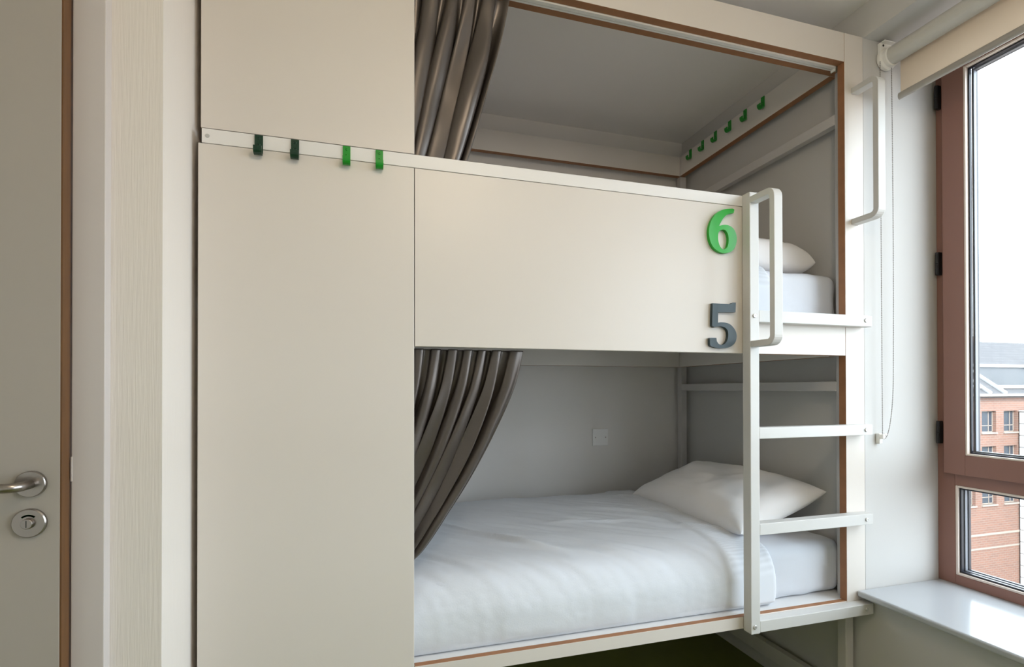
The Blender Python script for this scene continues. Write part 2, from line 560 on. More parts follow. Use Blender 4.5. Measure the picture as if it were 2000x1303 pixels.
# facade built around real window openings: piers and spandrels
bs = []
xs = [28.0] + [v for a in win_x for v in a] + [60.0]
for i in range(0, len(xs), 2):
    bs.append((xs[i], xs[i + 1], FY, FY + 0.4, -14, 0.72))
zs = [-14.0] + [v for a in sorted(rows) for v in a] + [0.72]
for x0, x1 in win_x:
    for i in range(0, len(zs), 2):
        bs.append((x0, x1, FY, FY + 0.4, zs[i], zs[i + 1]))
boxes('wall', bs, 'brick', bld)
for x0, x1 in win_x[1:5]:
    for z0, z1 in rows:
        w_ = boxes('window', [(x0, x0 + .05, FY + .2, FY + .27, z0, z1), (x1 - .05, x1, FY + .2, FY + .27, z0, z1), (x0, x1, FY + .2, FY + .27, z1 - .05, z1),
                              (x0, x1, FY + .2, FY + .27, z0, z0 + .05), (x0, x1, FY + .2, FY + .27, z0 + .42, z0 + .47), ((x0 + x1) / 2 + .25, (x0 + x1) / 2 + .29, FY + .2, FY + .27, z0, z1)], 'bstone', bld)
        box('pane', (x0, x1, FY + .23, FY + .245, z0, z1), 'bglass', w_, bev=0)
        box('stone_sill', (x0 - .06, x1 + .06, FY - .08, FY + .2, z0 - .09, z0), 'bstone', w_, bev=0)
boxes('string_course', [(28, 60, FY - .05, FY, -8.55, -8.42), (28, 60, FY - .04, FY, -9.45, -9.36)], 'bstone', bld)
# slate roof rising away from the eaves
bm = bmesh.new()
ez, ry, rz = 0.90, FY + 5.2, 4.95
v = [bm.verts.new(p) for p in ((28, FY - .3, ez - .12), (60, FY - .3, ez - .12), (60, ry, rz), (28, ry, rz), (28, FY - .3, ez - .3), (60, FY - .3, ez - .3), (60, ry + 5, ez - .3), (28, ry + 5, ez - .3))]
for f in ((0, 1, 2, 3), (0, 4, 5, 1), (2, 6, 7, 3), (0, 3, 7, 4), (1, 5, 6, 2), (4, 7, 6, 5)):
    bm.faces.new([v[i] for i in f])
roof = put('roof', tomesh(bm), 'slate', bld)
boxes('gutter', [(28, 60, FY - .45, FY - .28, ez - .22, ez - .05)], 'bstone', roof)
def on_roof(x, t, lift=0.0):
    y = FY - .3 + (ry - FY + .3) * t
    z = ez - .12 + (rz - ez + .12) * t
    return Vector((x, y, z + lift))
for xa, xb in ((33.6, 39.75), (41.2, 47.5)):
    bm = bmesh.new()
    q = [bm.verts.new(on_roof(x, t, .06)) for x, t in ((xa, .10), (xb, .10), (xb, .47), (xa, .47))]
    bm.faces.new(q)
    bmesh.ops.solidify(bm, geom=bm.faces[:], thickness=0.05)
    rl = put('rooflight', tomesh(bm), 'skyglass', roof)
    bm = bmesh.new()
    for pts in (((xa, .10), (xb, .10)), ((xa, .47), (xb, .47)), ((xa, .0), (xa, .47)), ((xb, .0), (xb, .47))):
        tube_pts(bm, [on_roof(pts[0][0], pts[0][1], .10), on_roof(pts[1][0], pts[1][1], .10)], 0.13, 6)
    put('rooflight_frame', tomesh(bm), 'bwhite', roof)
    bm = bmesh.new()
boxes('chimney', [(46.3, 48.0, FY + 5.8, FY + 6.8, 3.8, 5.45)], 'bstone', bld)
# white clad wing standing out from the brick front
wing = empty('clad_wing', (44.4, 15, -14.0))
tag(wing, 'white panel clad wing at the right edge of the window view', 'building')
box('wing_core', (42.90, 47.0, 6.0, FY - 0.1, -14, -0.36), 'bstone', wing, bev=0)
pm = None
for iz in range(17):
    z0 = -14.0 + iz * 0.80
    for iy in range(7):
        y1 = FY - 0.1 - iy * 2.4
        y0 = y1 - 2.36
        if pm is None:
            pm = box('cladding_panel', (42.83, 42.90, y0, y1, z0 + .02, z0 + .78), 'bwhite', wing, bev=0.01, seg=1)
            base = WL[pm.name]
        else:
            o = pm.copy(); COL.objects.link(o); o.parent = wing
            o.location = Vector((42.865, (y0 + y1) / 2, z0 + .40)) - WL[wing.name]
            WL[o.name] = o.location + WL[wing.name]
box('coping', (42.78, 47.05, 6.0, FY - 0.1, -0.36, -0.28), 'bwhite', wing, bev=0)

# ------------------------------------------------------------------ bunk bed
X0, X1, X2, X3, X4 = -0.3726, 0.1343, 1.175, 1.6054, 1.6893
ZS, ZT, ZB = 1.8075, 1.8423, 1.3332
ZH, ZTOP, ZBED = 2.355, 2.4565, 0.4858
DZ = 0.96
TB = 0.028
HBX, HBY, HB0, HB1 = 1.6293, 1.0156, 2.355, 2.4573
bunk = empty('bunk_bed', (0.65, 0.5, 0))
tag(bunk, 'cream built-in double bunk bed with white ladder and numbered panel', 'bunk bed')
box('locker_panel', (X0, X1 - 0.0008, 0.0, 0.02, 0.015, ZS), 'cream', bunk, bev=0.0012)
box('upper_locker_panel', (X0, X1 + 0.002, 0.021, 0.041, ZT + 0.0115, CEIL - 0.01), 'cream', bunk, bev=0.0012)
hr = box('hook_rail', (X0 + 0.008, X2 + 0.012, -0.002, 0.018, ZS + 0.0006, ZT), 'rail_white', bunk, bev=0.0008)
bm = bmesh.new()
lathe(bm, [(0, -0.002), (0.0048, -0.002), (0.0042, -0.0034), (0.0, -0.0036)], 16, 'y', (-0.3525, 0, 1.8251))
put('rail_screw', tomesh(bm), 'zinc', hr)
fp = box('front_panel', (X1 + 0.0008, X2 + 0.02, 0.0, 0.02, ZB, ZS), 'cream', bunk, bev=0.0015)
SIX = [(1.1277, 1.793), (1.1346, 1.7929), (1.1378, 1.7893), (1.135, 1.7793), (1.1253, 1.7776), (1.1092, 1.771), (1.0954, 1.7581), (1.0862, 1.7438), (1.0807, 1.7336), (1.093, 1.7374), (1.1067, 1.7391), (1.1205, 1.7372), (1.1343, 1.7295), (1.1435, 1.7159), (1.1467, 1.7005), (1.1448, 1.6829), (1.1373, 1.6667), (1.1248, 1.6553), (1.1086, 1.6502), (1.0926, 1.649), (1.0745, 1.6542), (1.0587, 1.6646), (1.0484, 1.681), (1.0436, 1.6978), (1.0427, 1.715), (1.0464, 1.7344), (1.0546, 1.7524), (1.0673, 1.769), (1.0841, 1.7814), (1.1047, 1.7892)]
HOLE = [(1.0816, 1.7172), (1.093, 1.7228), (1.1044, 1.7214), (1.1126, 1.7113), (1.1162, 1.6961), (1.1143, 1.6785), (1.1087, 1.6665), (1.0986, 1.6607), (1.0895, 1.6631), (1.0814, 1.6732), (1.0769, 1.689), (1.077, 1.7064)]
FIVE = [(1.0557, 1.4881), (1.0851, 1.4875), (1.1171, 1.4878), (1.1254, 1.4893), (1.1309, 1.4935), (1.1425, 1.494), (1.141, 1.4629), (1.1078, 1.4615), (1.0759, 1.4602), (1.0749, 1.4275), (1.0848, 1.429), (1.1031, 1.4285), (1.1191, 1.4244), (1.1329, 1.414), (1.1421, 1.4007), (1.1453, 1.3872), (1.1419, 1.3716), (1.1326, 1.3597), (1.1165, 1.3509), (1.0959, 1.3473), (1.0731, 1.3476), (1.0551, 1.3511), (1.0462, 1.3558), (1.0449, 1.3673), (1.0449, 1.3787), (1.0688, 1.3794), (1.0701, 1.3698), (1.0777, 1.3604), (1.0868, 1.3579), (1.0982, 1.3605), (1.1083, 1.3708), (1.113, 1.3863), (1.1121, 1.3998), (1.1066, 1.4093), (1.0962, 1.4148), (1.0825, 1.4162), (1.0689, 1.4143), (1.0612, 1.4129), (1.0532, 1.4172), (1.0542, 1.4536)]
n6 = extrude_outline('number_six', SIX, HOLE, -0.012, -0.0005, 'green', fp)
n6['label'] = 'bright green number 6'
n5 = extrude_outline('number_five', FIVE, None, -0.012, -0.0005, 'slate_blue', fp)
n5['label'] = 'dark slate number 5'
# frame boards with raw plywood edges
box('side_fascia', (X2 + 0.022, X3 - 0.0008, 0.0, TB, ZB, 1.446), ['cream', 'ply'], bunk, bev=0.0012, edge=('-z',))
box('end_post_board', (X3, X4, 0.0, TB, ZBED - 0.038, ZTOP), ['cream', 'ply'], bunk, bev=0.0012, edge=('-x',))
box('header_board', (X1 + 0.004, X3 - 0.0008, 0.0, TB, ZH, ZTOP), ['cream', 'ply'], bunk, bev=0.0012, edge=('-z',))
tr = boxes('curtain_track', [(X1 + 0.004, 1.6, 0.0295, 0.0425, ZH - 0.004, ZH + 0.012), (X1 + 0.004, 1.6, 0.0450, 0.0515, ZH - 0.004, ZH + 0.012), (X1 + 0.004, 1.6, 0.0295, 0.0515, ZH + 0.012, ZH + 0.02)], 'alu', bunk)
box('track_slot', (X1 + 0.004, 1.6, 0.0426, 0.0449, ZH + 0.001, ZH + 0.0118), 'trackdark', tr, bev=0)
box('track_end_stop', (1.6, 1.6048, 0.0330, 0.0515, ZH - 0.012, ZH + 0.02), 'plastic', tr)
box('header_back_board', (X1 + 0.004, HBX + 0.030, 0.0555, 0.081, ZH, ZTOP), ['cream', 'ply'], bunk, bev=0.001, edge=('-z',))
box('bed_fascia', (X1 + 0.0008, X3 - 0.0008, 0.0, 0.02, ZBED - 0.038, ZBED), ['cream', 'ply'], bunk, bev=0.001, edge=('+z',))
box('lower_deck', (X0 + 0.01, XW - 0.004, 0.0205, 1.07, ZBED - 0.02, ZBED), 'deck', bunk, bev=0)
box('upper_deck', (X0 + 0.01, XW - 0.004, 0.0295, 1.07, 1.424, ZBED + DZ), 'deck', bunk, bev=0)
box('deck_back_board', (X0 + 0.01, 1.600, 0.985, 1.013, ZB, 1.4238), ['cream', 'ply'], bunk, bev=0.001, edge=('-z',))
box('deck_end_board', (1.602, 1.630, 0.0655, 1.013, ZB, 1.4238), ['cream', 'ply'], bunk, bev=0.001, edge=('-z',))
box('end_hook_board', (HBX, HBX + 0.030, 0.0815, HBY + 0.028, HB0, HB1), ['cream', 'ply'], bunk, bev=0.001, edge=('-z',))
box('back_board', (X0 + 0.02, HBX - 0.0008, HBY, HBY + 0.028, HB0, HB1), ['cream', 'ply'], bunk, bev=0.001, edge=('-z',))
# metal frame at the window end and behind the locker
FX0, FX1 = 1.633, 1.668
for y0, y1 in ((0.030, 0.064), (1.018, 1.052)):
    box('frame_post', (FX0, FX1, y0, y1, 0.0, ZH - 0.0005), 'grey_metal', bunk, bev=0.002)
for y0, y1 in ((0.045, 0.08), (1.030, 1.064)):
    box('frame_post', (X0 + 0.02, X0 + 0.055, y0, y1, 0.0, ZBED - 0.021), 'grey_metal', bunk, bev=0.002)
for z0, z1 in ((2.171, 2.208), (1.210, 1.245), (0.088, 0.148)):
    box('end_rail', (FX0, FX1 - 0.006, 0.0645, 1.0175, z0, z1), 'grey_metal', bunk, bev=0.002)
box('locker_side', (X0, X0 + 0.018, 0.0415, 1.07, ZBED + DZ + 0.002, 2.40), 'cream', bunk)
box('locker_side', (X0, X0 + 0.009, 0.0215, 1.07, 0.0, ZBED + DZ - 0.03), 'cream', bunk)

# hooks: a strip bent into a J with two screws; local frame: plate back at y=0, top at z=0, J towards -y
def hook_mesh(wd=0.0185, h=0.0525, out=0.024, tip=0.0335):
    th = 0.0035
    path = [(-th / 2, 0.0), (-th / 2, -0.012), (-th / 2, -0.025), (-th / 2, -(h - out / 2))]
    rc = (out - th) / 2
    cy, cz = -th / 2 - rc, -(h - rc - th / 2)
    path[-1] = (-th / 2, cz)
    for k in range(1, 9):
        a = math.pi * k / 8
        path.append((cy + rc * math.cos(a), cz - rc * math.sin(a)))
    path.append((cy - rc, -tip))
    bm = bmesh.new()
    rings = []
    for i, p in enumerate(path):
        a = Vector(path[max(i - 1, 0)]); c = Vector(path[min(i + 1, len(path) - 1)])
        d = (c - a).normalized()
        nrm = Vector((-d.y, d.x)) * th / 2
        P = Vector(p)
        q = [P + nrm, P - nrm]
        rings.append([bm.verts.new((sx * wd / 2, w.x, w.y)) for sx, w in ((-1, q[0]), (1, q[0]), (1, q[1]), (-1, q[1]))])
    for a, b in zip(rings, rings[1:]):
        for k in range(4):
            bm.faces.new((a[k], a[(k + 1) % 4], b[(k + 1) % 4], b[k]))
    bm.faces.new(rings[0][::-1]); bm.faces.new(rings[-1])
    bmesh.ops.recalc_face_normals(bm, faces=bm.faces[:])
    return tomesh(bm, 'hook')
def screw_mesh():
    bm = bmesh.new()
    lathe(bm, [(0, -0.0033), (0.0036, -0.0033), (0.0036, -0.0046), (0.0028, -0.0054), (0.0016, -0.0054), (0.0012, -0.0042), (0, -0.0042)], 14, 'y')
    return tomesh(bm, 'screw')
HM, SM = {}, {}
for key in ('hook_green', 'dgreen'):
    HM[key] = hook_mesh(); HM[key].materials.append(M[key])
    SM[key] = screw_mesh(); SM[key].materials.append(M[key])
def hook(key, loc, rz, screws, label):
    o = bpy.data.objects.new('hook', HM[key])
    COL.objects.link(o)
    o.parent = bunk
    o.location = Vector(loc) - WL[bunk.name]
    o.rotation_euler = (0, 0, rz)
    o['label'] = label
    if screws:
        for dz in (-0.008, -0.024):
            s = bpy.data.objects.new('hook_screw', SM[key])
            COL.objects.link(s)
            s.parent = o
            s.location = (0, 0, dz)
for x in (-0.2405, -0.1585):
    hook('dgreen', (x, -0.0022, 1.8405), 0, True, 'dark green hook')
for x in (-0.0368, 0.0442):
    hook('hook_green', (x, -0.0022, 1.8405), 0, True, 'bright green hook')
for y in (0.9214, 0.8202, 0.7211, 0.6194, 0.5176, 0.4106):
    hook('hook_green', (HBX - 0.0002, y, 2.4561), R(-90), True, 'green hook')

# ladder
ST0, ST1, LY = 1.175, 1.210, -0.037
stile = box('ladder', (ST0, ST1, LY, -0.0024, 0.4435, 1.8435), 'white_metal', bunk, bev=0.002)
for z0, z1 in ((1.4315, 1.469), (1.0598, 1.0955), (0.7537, 0.7902), (0.4465, 0.4825)):
    box('rung', (ST1 - 0.0005, 1.6805, LY, -0.0004, z0, z1), 'white_metal', stile, bev=0.0015)
bm = bmesh.new()
lathe(bm, [(0, 0), (0.0068, 0), (0.0068, -0.002), (0.0056, -0.0034), (0.0022, -0.0034), (0.0016, -0.0024), (0, -0.0024)], 20, 'y')
bolt_me = tomesh(bm, 'bolt')
bolt_me.materials.append(M['zinc'])
for x, z in ((1.1915, 1.4503), (1.189, 0.4660), (1.652, 1.4520), (1.651, 1.0776), (1.652, 0.7718), (1.650, 0.4666)):
    o = bpy.data.objects.new('bolt', bolt_me)
    COL.objects.link(o)
    o.parent = stile
    o.location = Vector((x, LY - 0.0002, z)) - WL[stile.name]

def bent_bar(name, xa, xb, yback, yfront, z0, z1, th, rad, parent, mt):
    """flat bar bent into a U in the YZ plane, both ends at yback, nose at yfront (towards -y)"""
    def side(off):
        r_ = max(rad - off, 0.004)
        yf, za, zb = yfront + off, z0 + off, z1 - off
        pts = [(yback, zb)]
        for k in range(7):
            a = math.pi / 2 * k / 6
            pts.append((yf + r_ - r_ * math.sin(a), zb - r_ + r_ * math.cos(a)))
        for k in range(7):
            a = math.pi / 2 * k / 6
            pts.append((yf + r_ - r_ * math.cos(a), za + r_ - r_ * math.sin(a)))
        pts.append((yback, za))
        return pts
    po, pi = side(0), side(th)
    bm = bmesh.new()
    rings = []
    for a, b in zip(po, pi):
        rings.append([bm.verts.new((x, p[0], p[1])) for x, p in ((xa, a), (xb, a), (xb, b), (xa, b))])
    for a, b in zip(rings, rings[1:]):
        for k in range(4):
            bm.faces.new((a[k], a[(k + 1) % 4], b[(k + 1) % 4], b[k]))
    bm.faces.new(rings[0][::-1]); bm.faces.new(rings[-1])
    bmesh.ops.recalc_face_normals(bm, faces=bm.faces[:])
    o = put(name, tomesh(bm, name), mt, parent)
    bv = o.modifiers.new('bevel', 'BEVEL')
    bv.width = 0.0016; bv.segments = 2; bv.limit_method = 'ANGLE'; bv.angle_limit = R(50)
    return o
bent_bar('grab_handle', ST0 + 0.0005, 1.2065, LY - 0.0002, -0.139, 1.351, 1.8275, 0.0195, 0.030, stile, 'white_metal')
bent_bar('grab_handle', 1.6335, 1.6655, -0.0003, -0.1005, 1.7905, 2.2665, 0.0195, 0.030, bunk, 'white_metal')

# ------------------------------------------------------------------ curtains
def curtain(name, Lp, Rp, nf, amp, y_base, seed, label):
    nu, nv = 340, 90
    rnd = random.Random(seed)
    ph = [rnd.uniform(-1, 1) for _ in range(40)]
    bm = bmesh.new()
    grid = []
    for j in range(nv + 1):
        v = j / nv
        lx, lz = spline(Lp, v)
        rx, rz = spline(Rp, v)
        row = []
        for i in range(nu + 1):
            u = i / nu
            # uneven pleats, gathered tight at the track and opening below
            w = u + 0.026 * math.sin(7.3 * u + ph[0] * 3 + 0.5 * v) + 0.014 * math.sin(17 * u + ph[1] * 3) + 0.028 * noise.noise((u * 6, v * 1.1, seed))
            a = 2 * math.pi * nf * w
            s1 = math.sin(a)
            gv = min(1.0, v * 2.2)
            gather = 0.34 + 0.66 * gv * gv * (3 - 2 * gv)
            am = amp * gather * (0.80 + 0.45 * noise.noise((u * nf * 0.9, v * 1.3, seed + 5.0)))
            fade = min(1.0, (1 - u) * nf * 1.3)
            s2 = 0.34 * noise.noise((u * nf * 2.6, v * 2.6, seed + 8.0)) * min(1.0, v * 4)
            s2 += 0.34 * math.sin(2.37 * a + 2.2 * noise.noise((u * 4, v * 1.1, seed + 2.0))) * max(0.0, 0.45 + noise.noise((u * 7, v * 1.5, seed + 6.0))) * min(1.0, 0.4 + v * 3)
            off = am * (s1 + s2) * (0.35 + 0.65 * fade)
            lat = (-0.40 * math.sin(2 * a) + 0.22 * math.cos(a)) * am * fade
            x = lx + (rx - lx) * u + lat
            z = lz + (rz - lz) * u
            wr = 0.004 * noise.noise((x * 14, z * 9, seed + 3.0))
            y = 0.0437 + (y_base - 0.0437) * gv * gv * (3 - 2 * gv) + off + wr
            row.append(bm.verts.new((x, y, z)))
        grid.append(row)
    for a, b in zip(grid, grid[1:]):
        for i in range(nu):
            bm.faces.new((a[i], a[i + 1], b[i + 1], b[i]))
    o = put(name, tomesh(bm, name), 'satin', smooth=True)
    so = o.modifiers.new('thickness', 'SOLIDIFY')
    so.thickness = 0.0016
    tag(o, label, 'curtain', 'curtains of the two bunks')
    return o
curtain('curtain', [(-0.24, 2.344), (-0.245, 2.2), (-0.25, 2.0), (-0.25, 1.80), (-0.25, 1.66)],
        [(0.409, 2.344), (0.390, 2.234), (0.343, 2.056), (0.288, 1.868), (0.225, 1.70)],
        12, 0.037, 0.088, 3, 'taupe satin curtain drawn aside at the upper bunk')
curtain('curtain', [(-0.30, 1.330), (-0.31, 1.22), (-0.32, 1.08), (-0.325, 0.97), (-0.33, 0.86), (-0.33, 0.79), (-0.33, 0.74)],
        [(0.4500, 1.330), (0.4265, 1.2193), (0.3720, 1.0871), (0.3113, 0.9726), (0.2383, 0.8618), (0.1440, 0.7400), (0.05, 0.722)],
        14, 0.035, 0.086, 11, 'taupe satin curtain swept aside at the lower bunk')

# ------------------------------------------------------------------ bedding
def soft_box(name, b, r_, cuts, mt, disp, seed, label, cat, group):
    x0, x1, y0, y1, z0, z1 = b
    nx, ny, nz = cuts
    def lin(a, c, n):
        # denser near both ends
        return [a + (c - a) * (0.5 - 0.5 * math.cos(math.pi * k / n)) for k in range(n + 1)]
    X, Y, Z = lin(x0, x1, nx), lin(y0, y1, ny), lin(z0, z1, nz)
    bm = bmesh.new()
    cache = {}
    def vert(i, j, k):
        if (i, j, k) not in cache:
            p = Vector((X[i], Y[j], Z[k]))
            c = Vector((min(max(p.x, x0 + r_), x1 - r_), min(max(p.y, y0 + r_), y1 - r_), min(max(p.z, z0 + r_), z1 - r_)))
            d = p - c
            if d.length > 1e-6:
                p = c + d.normalized() * min(r_, d.length) if d.length > r_ else p
            t = (p.z - z0) / (z1 - z0)
            n1 = noise.noise((p.x * 7, p.y * 7, p.z * 7 + seed)) + 0.5 * noise.noise((p.x * 19, p.y * 19, p.z * 6 + seed))
            n2 = noise.noise((p.x * 11 + p.z * 22, p.y * 3, seed + 9.0))
            if d.length > 1e-6:
                p = p + d.normalized() * (disp * n1 + disp * 0.9 * n2 * (1 - t)) * (1 if t > 0.02 else 0)
            if p.z < z0: p.z = z0
            cache[(i, j, k)] = bm.verts.new(p)
        return cache[(i, j, k)]
    def quad(a, b_, c, d):
        bm.faces.new((vert(*a), vert(*b_), vert(*c), vert(*d)))
    for i in range(nx):
        for j in range(ny):
            quad((i, j, 0), (i, j + 1, 0), (i + 1, j + 1, 0), (i + 1, j, 0))
            quad((i, j, nz), (i + 1, j, nz), (i + 1, j + 1, nz), (i, j + 1, nz))
        for k in range(nz):
            quad((i, 0, k), (i + 1, 0, k), (i + 1, 0, k + 1), (i, 0, k + 1))
            quad((i, ny, k), (i, ny, k + 1), (i + 1, ny, k + 1), (i + 1, ny, k))
    for j in range(ny):
        for k in range(nz):
            quad((0, j, k), (0, j, k + 1), (0, j + 1, k + 1), (0, j + 1, k))
            quad((nx, j, k), (nx, j + 1, k), (nx, j + 1, k + 1), (nx, j, k + 1))
    o = put(name, tomesh(bm, name), mt, smooth=True)
    tag(o, label, cat, group)
    return o
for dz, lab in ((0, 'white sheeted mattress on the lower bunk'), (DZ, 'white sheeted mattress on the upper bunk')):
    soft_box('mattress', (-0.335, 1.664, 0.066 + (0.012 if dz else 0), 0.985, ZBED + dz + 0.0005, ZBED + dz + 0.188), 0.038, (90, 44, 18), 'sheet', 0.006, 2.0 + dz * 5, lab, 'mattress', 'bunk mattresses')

PROF = [(0.082, 0.4880), (0.050, 0.4885), (0.036, 0.510), (0.033, 0.555), (0.042, 0.610), (0.078, 0.666), (0.150, 0.694), (0.27, 0.704), (0.45, 0.709), (0.65, 0.712), (0.82, 0.712), (0.94, 0.706), (1.000, 0.690)]
def duvet(name, dz, seed, label):
    XE, XS, rr = 1.322, -0.340, 0.016
    nx, nq = 210, 130
    arc = []
    pts = [Vector(spline(PROF, k / 600)) for k in range(601)]
    L = [0]
    for a, b in zip(pts, pts[1:]):
        L.append(L[-1] + (b - a).length)
    def at(q):
        t = q * L[-1]
        lo, hi = 0, 600
        while hi - lo > 1:
            mid = (lo + hi) // 2
            if L[mid] <= t: lo = mid
            else: hi = mid
        f = (t - L[lo]) / max(1e-9, L[hi] - L[lo])
        p = pts[lo].lerp(pts[hi], f)
        d = (pts[min(hi + 3, 600)] - pts[max(lo - 3, 0)]).normalized()
        return p, Vector((-d.y, d.x)), t
    # q measured so the nodes crowd towards the front
    sect = [at((k / nq) ** 1.25) for k in range(nq + 1)]
    xs = [XS + (XE - rr - XS) * i / nx for i in range(nx + 1)]
    ends = [(XE - rr + rr * math.sin(math.pi * k / 6), rr * (1 - math.cos(math.pi * k / 6))) for k in range(1, 7)] + [(XE - 0.05, 2 * rr), (XE - 0.12, 2 * rr)]
    bm = bmesh.new()
    grid = []
    for x, drop in [(x, 0.0) for x in xs] + ends:
        row = []
        for (p, nrm, t) in sect:
            xe = x + 0.035 * (0.5 - p.x) * max(0, (x - 0.9) / 0.42)     # head edge runs slightly askew
            front = max(0.0, 1 - abs(p.y - 0.58) / 0.13)
            # long diagonal wrinkles, broad quilt swell, fine crumple
            dgl = (xe * 0.80 + p.x * 1.0)
            topf = min(1.0, max(0.30, (p.y - 0.60) / 0.09))
            w = 0.0075 * noise.noise((xe * 2.3, p.x * 2.6 + p.y * 2, seed)) + \
                0.0066 * topf * noise.noise((dgl * 15, (xe - p.x) * 2.4, seed + 4)) + \
                0.0046 * topf * noise.noise((dgl * 36, (xe - p.x) * 5, seed + 7)) + \
                0.0008 * noise.noise((xe * 55, p.x * 60 + p.y * 60, seed + 2))
            w += 0.0045 * front * noise.noise((xe * 6, p.y * 5, seed + 8))
            # two pulled creases
            for cx_, cy_, ang, ln in ((0.42, 0.40, 0.9, 0.26), (0.50, 0.30, 0.8, 0.20), (0.86, 0.46, 0.2, 0.16)):
                ddx, ddy = xe - cx_, p.x - cy_
                al = ddx * math.cos(ang) - ddy * math.sin(ang)
                ac = ddx * math.sin(ang) + ddy * math.cos(ang)
                w += 0.009 * math.exp(-(ac / 0.010) ** 2 - (al / ln) ** 4)
            # turned-back band near the head
            bx = xe - (1.150 + 0.02 * p.x)
            w += 0.007 / (1 + math.exp(-bx * 260))
            hem = 1.0
            if p.y < 0.50:
                hem = 0.0
            off = w * hem - drop
            q = p + nrm * off
            row.append(bm.verts.new((xe, max(q.x, 0.0305), max(q.y, 0.4872) + dz)))
        grid.append(row)
    for gi, (a, b) in enumerate(zip(grid, grid[1:])):
        for k in range(nq):
            f = bm.faces.new((a[k], a[k + 1], b[k + 1], b[k]))
            if gi < len(xs) and xs[min(gi, nx)] > 1.152:
                f.material_index = 1
    o = put(name, tomesh(bm, name), ['linen', 'stripe'], smooth=True)
    tag(o, label, 'duvet', 'duvets on the bunks')
    return o
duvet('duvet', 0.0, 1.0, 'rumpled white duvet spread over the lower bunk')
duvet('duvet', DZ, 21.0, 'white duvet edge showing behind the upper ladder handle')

def pillow(name, cx, cy, cz, lx, ly, th, tilt, rz, seed, label, corner=0.0, tx=0.0, full=3.2, ex=0.50):
    n = 56
    bm = bmesh.new()
    def pt(s, t, top):
        e = 1 - 0.055 * (1 - s * s) - 0.0
        g = 1 - 0.075 * (1 - t * t)
        x = s * lx / 2 * (1 - 0.07 * (1 - t * t) * abs(s) ** 3 )
        y = t * ly / 2 * (1 - 0.05 * (1 - s * s) * abs(t) ** 3)
        h = (max(0, 1 - abs(s) ** full) ** ex) * (max(0, 1 - abs(t) ** full) ** ex)
        wr = noise.noise((s * 1.6, t * 2.0, seed)) * 0.013 + noise.noise((s * 4.2 + t * 2, t * 5.0 - s, seed + 3)) * 0.007 + noise.noise((s * 12 + t * 5, t * 9, seed + 5)) * 0.0018
        cr = abs(s * t) ** 3
        z = (th * 0.62 * h + wr * h ** 0.5) if top else (-th * 0.38 * h)
        return Vector((x, y, z + corner * cr))
    idx = lambda k: math.sin((k / n - 0.5) * math.pi)
    T = [[None] * (n + 1) for _ in range(n + 1)]
    B = [[None] * (n + 1) for _ in range(n + 1)]
    for i in range(n + 1):
        for j in range(n + 1):
            s, t = idx(i), idx(j)
            T[i][j] = bm.verts.new(pt(s, t, True))
            B[i][j] = T[i][j] if i in (0, n) or j in (0, n) else bm.verts.new(pt(s, t, False))
    for i in range(n):
        for j in range(n):
            bm.faces.new((T[i][j], T[i + 1][j], T[i + 1][j + 1], T[i][j + 1]))
            q = [B[i][j], B[i][j + 1], B[i + 1][j + 1], B[i + 1][j]]
            if len(set(q)) == 4:
                try: bm.faces.new(q)
                except ValueError: pass
    bmesh.ops.transform(bm, matrix=Matrix.Translation((cx, cy, cz)) @ Matrix.Rotation(rz, 4, 'Z') @ Matrix.Rotation(tilt, 4, 'Y') @ Matrix.Rotation(tx, 4, 'X'), verts=bm.verts[:])
    o = put(name, tomesh(bm, name), 'pillow', smooth=True)
    tag(o, label, 'pillow', 'pillows on the bunks')
    return o
pillow('pillow', 1.445, 0.475, 0.765, 0.41, 0.72, 0.165, R(-17), R(2), 4.0, 'plump white pillow leaning at the head of the lower bunk', 0.012)
pillow('pillow', 1.435, 0.445, ZBED + DZ + 0.254, 0.375, 0.60, 0.150, R(2), R(3), 14.0, 'white pillow on the upper bunk behind the ladder handle', 0.0, full=6.0, ex=0.40)

# ------------------------------------------------------------------ wall plate
pl = empty('wall_plate', (1.1915, YB, 0.9665))
tag(pl, 'square blank grey wall plate above the lower bunk', 'wall plate')
box('plate', (1.1475, 1.2355, YB - 0.009, YB - 0.0002, 0.9225, 1.0105), 'plate', pl, bev=0.003)
for x in (1.1625, 1.2205):
    bm = bmesh.new()
    lathe(bm, [(0, -0.009), (0.0036, -0.009), (0.003, -0.0103), (0, -0.0103)], 12, 'y', (x, YB, 0.9665))
    put('plate_screw', tomesh(bm), 'steel', pl)

# ------------------------------------------------------------------ roller blind
bl = empty('roller_blind', (1.80, -0.95, 2.30))
tag(bl, 'beige roller blind rolled up at the top of the window', 'roller blind')
BX, BZ, BR = 1.785, 2.388, 0.030
bm = bmesh.new()
lathe(bm, [(0, NY1 + 0.035), (BR, NY1 + 0.035), (BR, -0.036), (0, -0.036)], 40, 'y', (BX, 0, BZ))
o = put('blind_tube', tomesh(bm), 'tube', bl)
bm = bmesh.new()
lathe(bm, [(0, -0.003), (0.036, -0.003), (0.038, -0.008), (0.038, -0.016), (0.034, -0.022), (0.034, -0.034), (0.031, -0.036), (0.0, -0.036)], 40, 'y', (BX, 0, BZ))
ch = put('chain_drive', tomesh(bm), 'plastic', bl)
bm = bmesh.new()
add_box(bm, (BX - 0.030, BX + 0.02, -0.0145, -0.0006, BZ - 0.02, BZ + 0.055), 0.003)
add_box(bm, (BX - 0.030, BX + 0.02, -0.030, -0.0006, BZ + 0.0515, BZ + 0.055), 0.001)
br = put('bracket', tomesh(bm), 'plastic', bl)
bm = bmesh.new()
